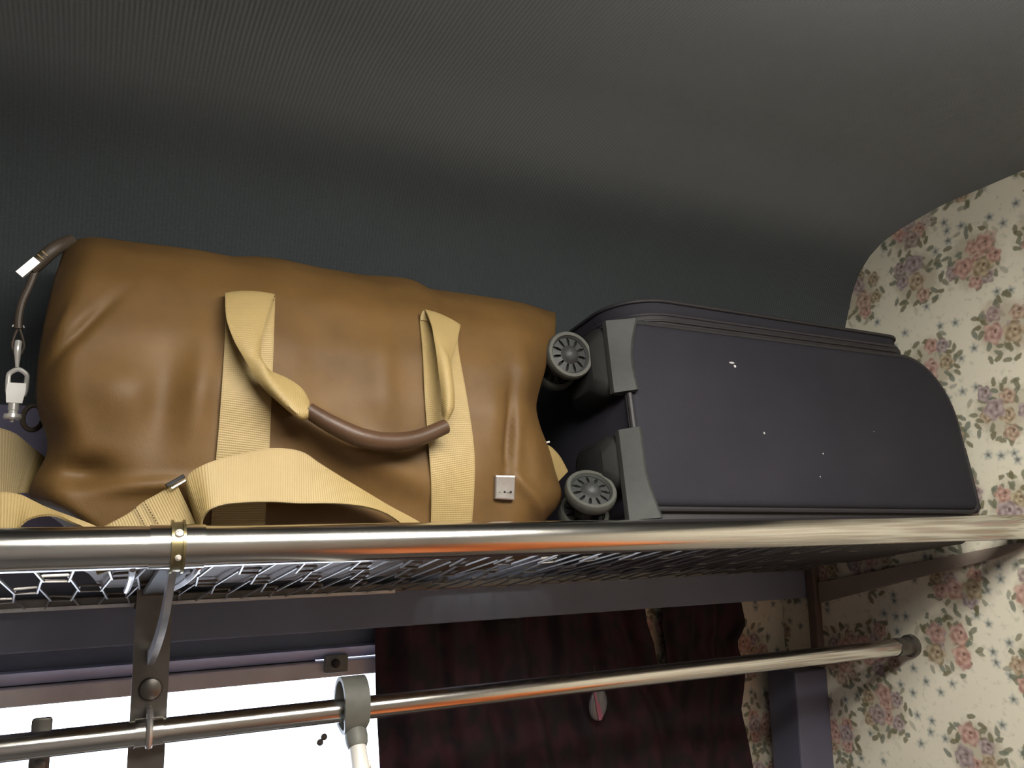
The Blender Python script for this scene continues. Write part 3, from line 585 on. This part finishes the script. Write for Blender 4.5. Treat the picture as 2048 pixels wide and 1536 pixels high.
# ================================================================== holdall
def dens(xs, ys, w=17, n=201):
    gx = np.linspace(xs[0], xs[-1], n); y = np.interp(gx, xs, ys); h = w // 2; k = np.hanning(w + 2)[1:-1]
    pad = np.concatenate([2 * y[0] - y[h:0:-1], y, 2 * y[-1] - y[-2:-h - 2:-1]])
    return gx, np.convolve(pad, k / k.sum(), 'valid')
PT_ = np.array([0, .06, .25, .45, .6, .75, .87, .95, 1.0])
PTT, PYY = dens(PT_, np.array([.014, .0, -.006, -.004, .008, .03, .062, .095, .125])); _, PZZ = dens(PT_, np.array([0, .04, .25, .47, .63, .79, .91, .975, 1.0]))
ZTX, ZTZ = dens(np.array([a for a, b in ZT]), np.array([b for a, b in ZT]), 9)
TR = np.linspace(0, 1, 25); TD, XLD = dens(TR, np.array(XL), 13); _, XRD = dens(TR, np.array(XR), 13)
YB, ZB = 0.708, -0.022
def bag_disp(X, Z):
    d = 0.0
    for x, z, sx, sz, r, a in FE:
        c, s = math.cos(math.radians(r)), math.sin(math.radians(r)); dx = X - x; dz = -(Z - z)
        d += a * math.exp(-((dx * c + dz * s) / sx) ** 2 - ((-dx * s + dz * c) / sz) ** 2)
    return d
def bag_front(s, t):
    xl = np.interp(t, TD, XLD); xr = np.interp(t, TD, XRD); X = xl + (xr - xl) * s
    zt = np.interp(X, ZTX, ZTZ); z = ZB + (zt - ZB) * np.interp(t, PTT, PZZ); y = YB + np.interp(t, PTT, PYY)
    e = 0.0
    if s < .06: e += .035 * (1 - s / .06) ** 2
    if s > .84: e += .055 * ((s - .84) / .16) ** 2 * (1 - .8 * t ** 3)
    return X, y + e - bag_disp(X, z) * min(1, t * 12), z
bag = thing('duffel_bag', 'tan leather holdall with khaki webbing straps on the left of the rack', 'bag', (0.18, 0.80, -0.035))
NS, NTT, NB = 130, 96, 30
def bag_ring(s, shrink=0.0, xo=0.0):
    ring = [bag_front(s, k / (NTT - 1)) for k in range(NTT)]
    xb = ring[0][0]; xt = ring[-1][0]; zt = ring[-1][2]; yt = ring[-1][1]
    # back: from the top ridge down behind, then forward under the bag, following the sloping mesh
    yb = 0.925
    back = [(0.15, yt + 0.03, zt - 0.004), (0.4, 0.885, zt - 0.035), (0.6, 0.915, 0.17), (0.8, 0.93, 0.08), (0.9, 0.93, 0.0), (1.0, 0.925, mesh_z(0.925) + 0.012), (1.1, 0.88, mesh_z(0.88) + 0.005), (1.2, 0.78, mesh_z(0.78) + 0.005), (1.3, ring[0][1] + 0.012, ring[0][2] - 0.003)]
    bk = catmull([(0, yt, zt)] + [(0, b[1], b[2]) for b in back], 4)[1:]
    m = len(bk)
    fz = [p[2] for p in ring]; fx = [p[0] for p in ring]
    for i, b in enumerate(bk):
        x = float(np.interp(b[2], fz, fx)); k = min(1.0, (i + 1) / 8.0) * (1.0 if i < m - 8 else max(0.0, (m - 1 - i) / 8.0))
        ring.append((x + (0.19 - x) * 0.10 * k, b[1], b[2]))
    if shrink:
        cy = sum(p[1] for p in ring) / len(ring); cz = sum(p[2] for p in ring) / len(ring)
        out = []
        for p in ring:
            z = cz + (p[2] - cz) * (1 - shrink); x0 = float(np.interp(z, fz, fx)); k = min(1.0, shrink * 3)
            out.append((p[0] + (x0 - p[0]) * k + xo, cy + (p[1] - cy) * (1 - shrink), z))
        ring = out
    return ring
ss = [i / (NS - 1) for i in range(NS)]
ss = sorted(set(ss + [0.004, 0.012, 0.02, 0.028, 0.036, 0.975, 0.98, 0.985, 0.99, 0.995]))
rings = [bag_ring(0, 0.75, 0.014), bag_ring(0, 0.45, 0.012), bag_ring(0, 0.18, 0.006), bag_ring(0, 0.04, 0.0005)] + [bag_ring(s) for s in ss] + [bag_ring(1, 0.05, -0.001), bag_ring(1, 0.2, -0.006), bag_ring(1, 0.5, -0.014), bag_ring(1, 0.8, -0.016)]
G().loops(rings).out('body', M['leather'], bag, sharp=None)
# zip along the ridge
zp = [Vector(bag_front(s, 1.0)) + Vector((0, 0.006, 0.0012)) for s in [0.02 + 0.96 * i / 40 for i in range(41)]]
G().tube(zp, 0.0022, 8).out('zip', M['cord'], bag)
# webbing
ba = ribbon('webbing_band', BAND_A, M['web'], bag, 0.0018, 8); bb = ribbon('webbing_band', BAND_B, M['web'], bag, 0.0018, 8)
grip_c = catmull(GRIP, 8)
g = G(); mg = len(grip_c)
rr = [0.0066 + 0.0016 * math.sin(math.pi * i / (mg - 1)) for i in range(mg)]
gp = g.tube(grip_c, rr, 18).out('handle', M['leather_dk'], bag); gp['label'] = 'brown leather handle grip'
ribbon('handle_strap', LOOP_A, M['web'], gp, 0.0016, 6); ribbon('handle_strap', LOOP_B, M['web'], gp, 0.0016, 6)
st = ribbon('shoulder_strap', STRAP_1, M['web'], bag, 0.0018, 6); st['label'] = 'khaki webbing shoulder strap, loose loop over the rail'
s2 = ribbon('shoulder_strap', STRAP_2, M['web'], bag, 0.0022, 6)
ribbon('shoulder_strap', STRAP_3, M['web'], bag, 0.0018, 6)
ribbon('end_strap', STRAP_4, M['web'], bag, 0.004, 6)
for a, b in STITCH:
    g = G(); a = Vector(a); b = Vector(b); n = 9
    for i in range(n):
        p = a + (b - a) * (i / n); q = a + (b - a) * ((i + 0.62) / n); off = Vector((0, -0.0014, 0)); g.tube([p + off, q + off], 0.0005, 5)
    g.out('stitching', M['stitch'], s2)
a, b = Vector(SLIDER[0][0]), Vector(SLIDER[0][1]); dr = (b - a).normalized()
sl = G().tube([a, b], 0.0016, 10).out('strap_slider', M['black'], bag)
G().tube([a + dr * 0.002 + Vector((0.002, -0.0005, -0.003)), b - dr * 0.001 + Vector((0.002, -0.0005, -0.003))], 0.0009, 8).out('slider_bar', M['chrome'], sl)
# square metal badge
q = [Vector(BADGE[0][0]), Vector(BADGE[0][1]), Vector(BADGE[1][1]), Vector(BADGE[1][0])]
nv = (q[1] - q[0]).cross(q[3] - q[0]).normalized()
if nv.y > 0: nv = -nv
c = sum(q, Vector()) / 4; q = [c + (v - c) * 0.97 for v in q]; qi = [c + (v - c) * 0.9 + nv * 0.0018 for v in q]
bd = G().loops([[v - nv * 0.003 for v in q], [v + nv * 0.0012 for v in q], qi]).out('badge', M['castlight'], bag, smooth=False); bd['label'] = 'square brushed metal badge'
ex = (qi[1] - qi[0]); ez = (qi[3] - qi[0])
for fx, sz in ((0.45, 0.0010), (0.80, 0.0011)):
    G().lathe([(0, 0), (sz, 0), (sz, 0.0004), (0, 0.0004)], qi[0] + ex * fx + ez * 0.72, nv, 10).out('dot', M['black'], bd)
for fx in (0.12, 0.56, 0.68):
    p = qi[0] + ex * fx + ez * 0.74; G().tube([p + nv * 0.0001, p + ex * 0.09 + nv * 0.0001], 0.0003, 5).out('dash', M['castdark'], bd)
# left end: zip tab, cord, link and swivel clasp
HY = 0.80
tabv = [(-0.030, HY + 0.02, 0.262), (-0.0455, HY, 0.2516), (-0.0578, HY, 0.2362)]
g = G(); g.tube(catmull([(-0.034, HY + 0.012, 0.263), (-0.046, HY, 0.250), (-0.057, HY, 0.236), (-0.063, HY, 0.229)], 5), 0.0062, 12); g.out('zip_tab', M['cord'], bag)
dtab = Vector((-0.0128, 0, -0.0155)).normalized(); pc = Vector((-0.0640, HY - 0.005, 0.2290)); sd = Vector((dtab.z, 0, -dtab.x))
mt = [pc - dtab * 0.0095, pc + dtab * 0.0095]
g = G(); w_, d__ = 0.0035, 0.003
g.loops([[p + sd * w_ - Vector((0, d__, 0)), p - sd * w_ - Vector((0, d__, 0)), p - sd * w_ + Vector((0, d__, 0)), p + sd * w_ + Vector((0, d__, 0))] for p in mt])
g.out('tab_end', M['chrome'], bag, smooth=False)
for k in range(2):
    p = Vector((-0.0555 + 0.003 * k, HY - 0.0063, 0.2395 + 0.0036 * k)); G().tube([p - sd * 0.003, p + sd * 0.003], 0.0008, 6).out('stitching', M['web'], bag)
cord = G().tube(catmull([(-0.059, HY, 0.228), (-0.0625, HY, 0.2140), (-0.0668, HY, 0.1990), (-0.0682, HY, 0.1850), (-0.0678, HY, 0.1760)], 6), 0.0031, 10).out('leather_cord', M['cord'], bag)
for sx in (-1, 1):
    G().tube(catmull([(-0.0676 + sx * 0.0006, HY, 0.1765), (-0.0672 + sx * 0.0030, HY, 0.1690), (-0.0668 + sx * 0.0044, HY, 0.1610), (-0.0664 + sx * 0.0022, HY, 0.1545)], 5), 0.0011, 8).out('cord_strand', M['cord'], cord)
    G().tube([(-0.0678 + sx * 0.0036, HY - 0.001, 0.1790), (-0.0678 + sx * 0.0044, HY - 0.001, 0.1770)], 0.0006, 6).out('stud', M['chrome'], cord)
G().tube(catmull([(-0.0668, HY, 0.1650), (-0.0668, HY - 0.002, 0.1580), (-0.0664, HY - 0.001, 0.1500), (-0.0662, HY, 0.1430)], 4), [0.0028] * 6 + [0.0026, 0.0024, 0.0022, 0.002, 0.0018, 0.0016, 0.0016], 12).out('link', M['chrome'], bag)
cx, cz = -0.0650, 0.1245
g = G()
for sx in (-1, 1):
    g.tube([(cx + sx * 0.0068, HY, cz + 0.0075), (cx + sx * 0.0064, HY, cz - 0.002), (cx + sx * 0.0050, HY, cz - 0.006)], 0.0021, 10)
g.tube(catmull([(cx - 0.0068, HY, cz + 0.007), (cx - 0.0062, HY, cz + 0.0125), (cx, HY, cz + 0.0165), (cx + 0.0062, HY, cz + 0.0125), (cx + 0.0068, HY, cz + 0.007)], 5), 0.002, 10)
cl_ = g.out('clasp', M['chrome'], bag)
cl_['label'] = 'silver swivel clasp'
g = G(); g.loops([[(cx - w - 0.0004 * i, HY - 0.003, z), (cx + w - 0.0004 * i, HY - 0.003, z), (cx + w - 0.0004 * i, HY + 0.003, z), (cx - w - 0.0004 * i, HY + 0.003, z)] for i, (w, z) in enumerate(((0.0066, cz + 0.0045), (0.0072, cz - 0.002), (0.0058, cz - 0.0125)))]); g.out('clasp_body', M['chrome'], cl_, sharp=40)
G().lathe([(0, 0), (0.0042, 0), (0.0042, -0.0055), (0.0036, -0.006), (0.0036, -0.0085), (0.0068, -0.009), (0.0072, -0.012), (0.006, -0.0135), (0.002, -0.0135), (0.002, -0.0155), (0, -0.016)], (cx - 0.0012, HY, cz - 0.0128), (0, 0, 1), 20).out('swivel', M['chrome'], cl_)
G().tube([(-0.0515 + 0.0075 * math.cos(a), HY + 0.004 * math.sin(a), 0.1005 + 0.011 * math.sin(a)) for a in [2 * math.pi * k / 24 for k in range(24)]], 0.0022, 8, closed=True).out('leather_loop', M['cord'], bag)
# right end: webbing tab with a small ring
ribbon('end_tab', [((0.418, 0.765, 0.089), (0.405, 0.775, 0.068)), ((0.4235, 0.758, 0.086), (0.414, 0.770, 0.065)), ((0.434, 0.756, 0.0755), (0.4215, 0.772, 0.053)), ((0.444, 0.757, 0.060), (0.430, 0.775, 0.040))], M['web'], bag, 0.003, 5)
G().tube([(0.4185, 0.757, 0.0895), (0.4225, 0.757, 0.0905)], 0.0011, 8).out('ring_end', M['chrome'], bag)

# ================================================================== suitcase
case = thing('suitcase', 'dark aubergine trolley case lying on its back at the right of the rack', 'suitcase', (0.502, 0.702, 0.0205), (math.radians(-8.8), math.radians(0.7), 0))
CM = WM[case.name]
def arc(cx, cy, rx, ry, a0, a1, n): return [(cx + rx * math.cos(math.radians(a0 + (a1 - a0) * i / n)), cy + ry * math.sin(math.radians(a0 + (a1 - a0) * i / n))) for i in range(n + 1)]
L, H, W = 0.532, 0.208, 0.215
def offset(poly, d):
    n = len(poly); out = []
    for i in range(n):
        a = Vector(poly[i - 1]); b = Vector(poly[i]); c = Vector(poly[(i + 1) % n])
        t = (c - a); t = t.normalized() if t.length > 1e-9 else Vector((1, 0)); nn = Vector((t.y, -t.x)); out.append(tuple(b + nn * d))
    return out
# counter-clockwise outline of the side panel in the case's own x, z
side = arc(0.016, 0.016, 0.016, 0.016, 180, 270, 5) + [(0.2, 0.0)] + arc(L - 0.016, 0.016, 0.016, 0.016, 270, 360, 6) + [(L, 0.05)] + arc(L - 0.080, H - 0.092, 0.080, 0.092, 0, 90, 16) + [(0.25, H)] + arc(0.02, H - 0.02, 0.02, 0.02, 90, 180, 6) + [(0.0, 0.1)]
def slab_y(poly, y0, y1, b):
    seq = [(y0, -b), (y0 + b * 0.1, -b * 0.55), (y0 + b * 0.3, -b * 0.28), (y0 + b, 0.0), (y1 - b, 0.0), (y1 - b * 0.3, -b * 0.28), (y1, -b)]
    return [[(p[0], y, p[1]) for p in offset(poly, o)] for y, o in seq]
G().loops(slab_y(side, 0.0, W, 0.010)).out('body', M['case'], case, local=True, sharp=60)
G().tube([(p[0], 0.0065, p[1]) for p in offset(side, 0.0005)], 0.0031, 8, closed=True).out('piping', M['case_trim'], case, local=True)
# backing shell below the piping that rests on the mesh
und = arc(0.022, -0.020, 0.010, 0.02, 180, 270, 4) + arc(L - 0.032, -0.020, 0.012, 0.02, 270, 360, 4) + [(L - 0.02, 0.01), (0.012, 0.01)]
G().loops(slab_y(und, 0.010, W - 0.006, 0.008)).out('back_shell', M['case_trim'], case, local=True, sharp=60)
# lid: rounded in plan, two layers with a zip between, tapering to the right
def plan(x0, x1, y0, y1, r, n=9): return arc(x0 + r, y0 + r, r, r, 180, 270, n) + arc(x1 - r * 0.45, y0 + r * 0.45, r * 0.45, r * 0.45, 270, 360, 6) + arc(x1 - r * 0.45, y1 - r * 0.45, r * 0.45, r * 0.45, 0, 90, 6) + arc(x0 + r, y1 - r, r, r, 90, 180, n)
def taper(x, h): return H + h * (1.0 - 0.14 * max(0, min(1, x / 0.46)))
def slab_z(poly, h0, h1, b):
    seq = [(h0, -b * 0.3), (h0 + b * 0.3, 0), (h1 - b, 0.0), (h1 - b * 0.35, -b * 0.25), (h1, -b)]
    return [[(p[0], p[1], taper(p[0], h)) for p in offset(poly, o)] for h, o in seq]
G().loops(slab_z(plan(0.008, 0.472, 0.006, W - 0.008, 0.062), -0.008, 0.016, 0.003)).out('gusset', M['case_trim'], case, local=True, sharp=60)
lidp = plan(0.010, 0.466, 0.008, W - 0.010, 0.062)
lid = G().loops(slab_z(lidp, 0.0165, 0.040, 0.007)).out('lid', M['case'], case, local=True, sharp=60)
for h, rad, mm in ((0.0165, 0.0024, 'zip'), (0.0075, 0.0018, 'case_trim'), (0.0335, 0.0022, 'case_trim')):
    G().tube([(p[0], p[1], taper(p[0], h)) for p in offset(lidp, 0.0012 if h > 0.01 else 0.0028)], rad, 8, closed=True).out('zip' if mm == 'zip' else 'lid_piping', M[mm], case, local=True)
G().tube([(-0.0004, 0.003, 0.080), (-0.0008, 0.0025, 0.105), (-0.0004, 0.003, 0.128)], 0.0032, 8).out('edge_piping', M['case_trim'], case, local=True)
# right-hand lower edge guard
G().prism([(L - 0.004, -0.002), (L + 0.004, 0.004), (L + 0.0042, 0.06), (L + 0.0035, 0.085), (L - 0.003, 0.085)], 'y', 0.004, 0.06).out('edge_guard', M['case_trim'], case, local=True, smooth=False)
# corner guards: a chamfered strip on the edge with a housing behind it
def guard(z0, z1, flare):
    prof = [(0.0030, 0.001), (0.0020, -0.0068), (-0.0015, -0.0082), (-0.0165, 0.0075), (-0.0170, 0.0100), (-0.0170, 0.0145), (-0.001, 0.016), (-0.001, 0.004)]
    n = 7; rings = []
    for i in range(n):
        t = i / (n - 1); z = z0 + (z1 - z0) * t; f = flare(t)
        rings.append([(p[0] + (f if j < 3 else 0.0), p[1], z) for j, p in enumerate(prof)])
    return G().loops(rings).out('corner_guard', M['guard'], case, local=True, sharp=30)
g1 = guard(0.124, 0.207, lambda t: 0.010 * (2 * abs(t - 0.38)) ** 1.6 * (1 if t > 0.38 else 0.55))
g2 = guard(-0.012, 0.083, lambda t: 0.016 * max(0, 0.5 - t) ** 1.3 * 2.0)
def housing(z0, z1, zin, par):
    rings = []
    for (x, yy0, yy1, a, b, rd) in ((-0.002, 0.012, 0.095, z0, z1, 0.012), (-0.019, 0.016, 0.090, z0 + 0.002, z1 - 0.002, 0.014), (-0.029, 0.026, 0.080, z0 + 0.010, z1 - 0.010, 0.014)):
        pl_ = arc(yy0 + rd, a + rd, rd, rd, 180, 270, 4) + arc(yy1 - rd, a + rd, rd, rd, 270, 360, 4) + arc(yy1 - rd, b - rd, rd, rd, 0, 90, 4) + arc(yy0 + rd, b - rd, rd, rd, 90, 180, 4)
        rings.append([(x, p[0], p[1]) for p in pl_])
    return G().loops(rings).out('wheel_housing', M['guard_dk'], par, local=True, sharp=40)
housing(0.124, 0.207, 0, g1); housing(0.022, 0.083, 0, g2)
def wheel(c0, axis, stem_from, R=0.0272, hw=0.0058, gap=0.034):
    """twin spinner wheel in world coordinates: c0 = centre of the outer face wheel"""
    ax = Vector(axis).normalized()
    up = Vector((0, 0, 1)); a1 = (up - ax * up.dot(ax)).normalized(); a2 = ax.cross(a1)
    first = None
    for k in (0, 1):
        c = Vector(c0) - ax * gap * k
        sgn = 1 if k == 0 else -1
        tyre = G().lathe([(R * 0.80, -hw), (R * 0.95, -hw), (R, -hw * 0.6), (R, hw * 0.6), (R * 0.95, hw), (R * 0.82, hw), (R * 0.79, hw * 0.7), (R * 0.79, -hw * 0.7)], c, ax, 48).out('wheel', M['tyre'], case, sharp=40)
        G().lathe([(0, -hw * 0.9), (R * 0.80, -hw * 0.9), (R * 0.80, -hw * 0.2), (0, -hw * 0.2)], c, ax, 40).out('hub_disc', M['guard_dk'], tyre)
        g = G(); NSP = 11
        for i in range(NSP):
            t0 = 2 * math.pi * (i + 0.11) / NSP; t1 = 2 * math.pi * (i + 0.89) / NSP
            pts = []
            for (r_, ta, tb_) in ((R * 0.34, t0 + 0.02, t1 - 0.02), (R * 0.60, t0 + 0.05, t1 - 0.05), (R * 0.80, t0 - 0.055, t1 + 0.055)):
                pts.append([(r_, ta), (r_, (ta + tb_) / 2), (r_, tb_)])
            ring_out = [pts[0][0], pts[0][1], pts[0][2], pts[1][2], pts[2][2], pts[2][1], pts[2][0], pts[1][0]]
            def P3(rt, h): return c + (a1 * math.cos(rt[1]) + a2 * math.sin(rt[1])) * rt[0] + ax * h
            g.loops([[P3(p, -hw * 0.2) for p in ring_out], [P3(p, hw * (0.55 - 0.35 * ((p[0] / R - 0.34) / 0.46))) for p in ring_out]])
        g.lathe([(R * 0.72, -hw * 0.2), (R * 0.80, -hw * 0.2), (R * 0.80, hw * 0.75), (R * 0.745, hw * 0.45)], c, ax, 40)
        g.out('spokes', M['hub'], tyre, smooth=False)
        G().lathe([(R * 0.40, -hw * 0.2), (R * 0.40, hw * 0.5), (R * 0.33, hw * 0.8), (R * 0.30, hw * 1.05), (R * 0.17, hw * 1.5), (0, hw * 1.6), (0, -hw * 0.2)], c, ax, 28).out('hub_cap', M['hub'], tyre)
    cm = Vector(c0) - ax * gap * 0.5
    G().tube([Vector(c0) + ax * 0.0, Vector(c0) - ax * gap], 0.006, 12).out('axle', M['guard_dk'], case)
    s0 = Vector(stem_from)
    G().tube(catmull([s0, s0 + (cm - s0) * 0.35 + Vector((0, 0, 0.012)), s0 + (cm - s0) * 0.75 + Vector((-0.004, 0, 0.008)), cm], 5), [0.013] * 6 + [0.0115] * 5 + [0.009] * 5, 16).out('castor_fork', M['guard_dk'], case)
wheel((0.4520, 0.762, 0.1860), (-0.06, -1, 0.16), CM @ Vector((-0.020, 0.052, 0.168)), gap=0.037)
wheel((0.4560, 0.733, 0.0370), (-0.18, -0.74, 0.64), CM @ Vector((-0.004, 0.085, 0.024)), gap=0.034)
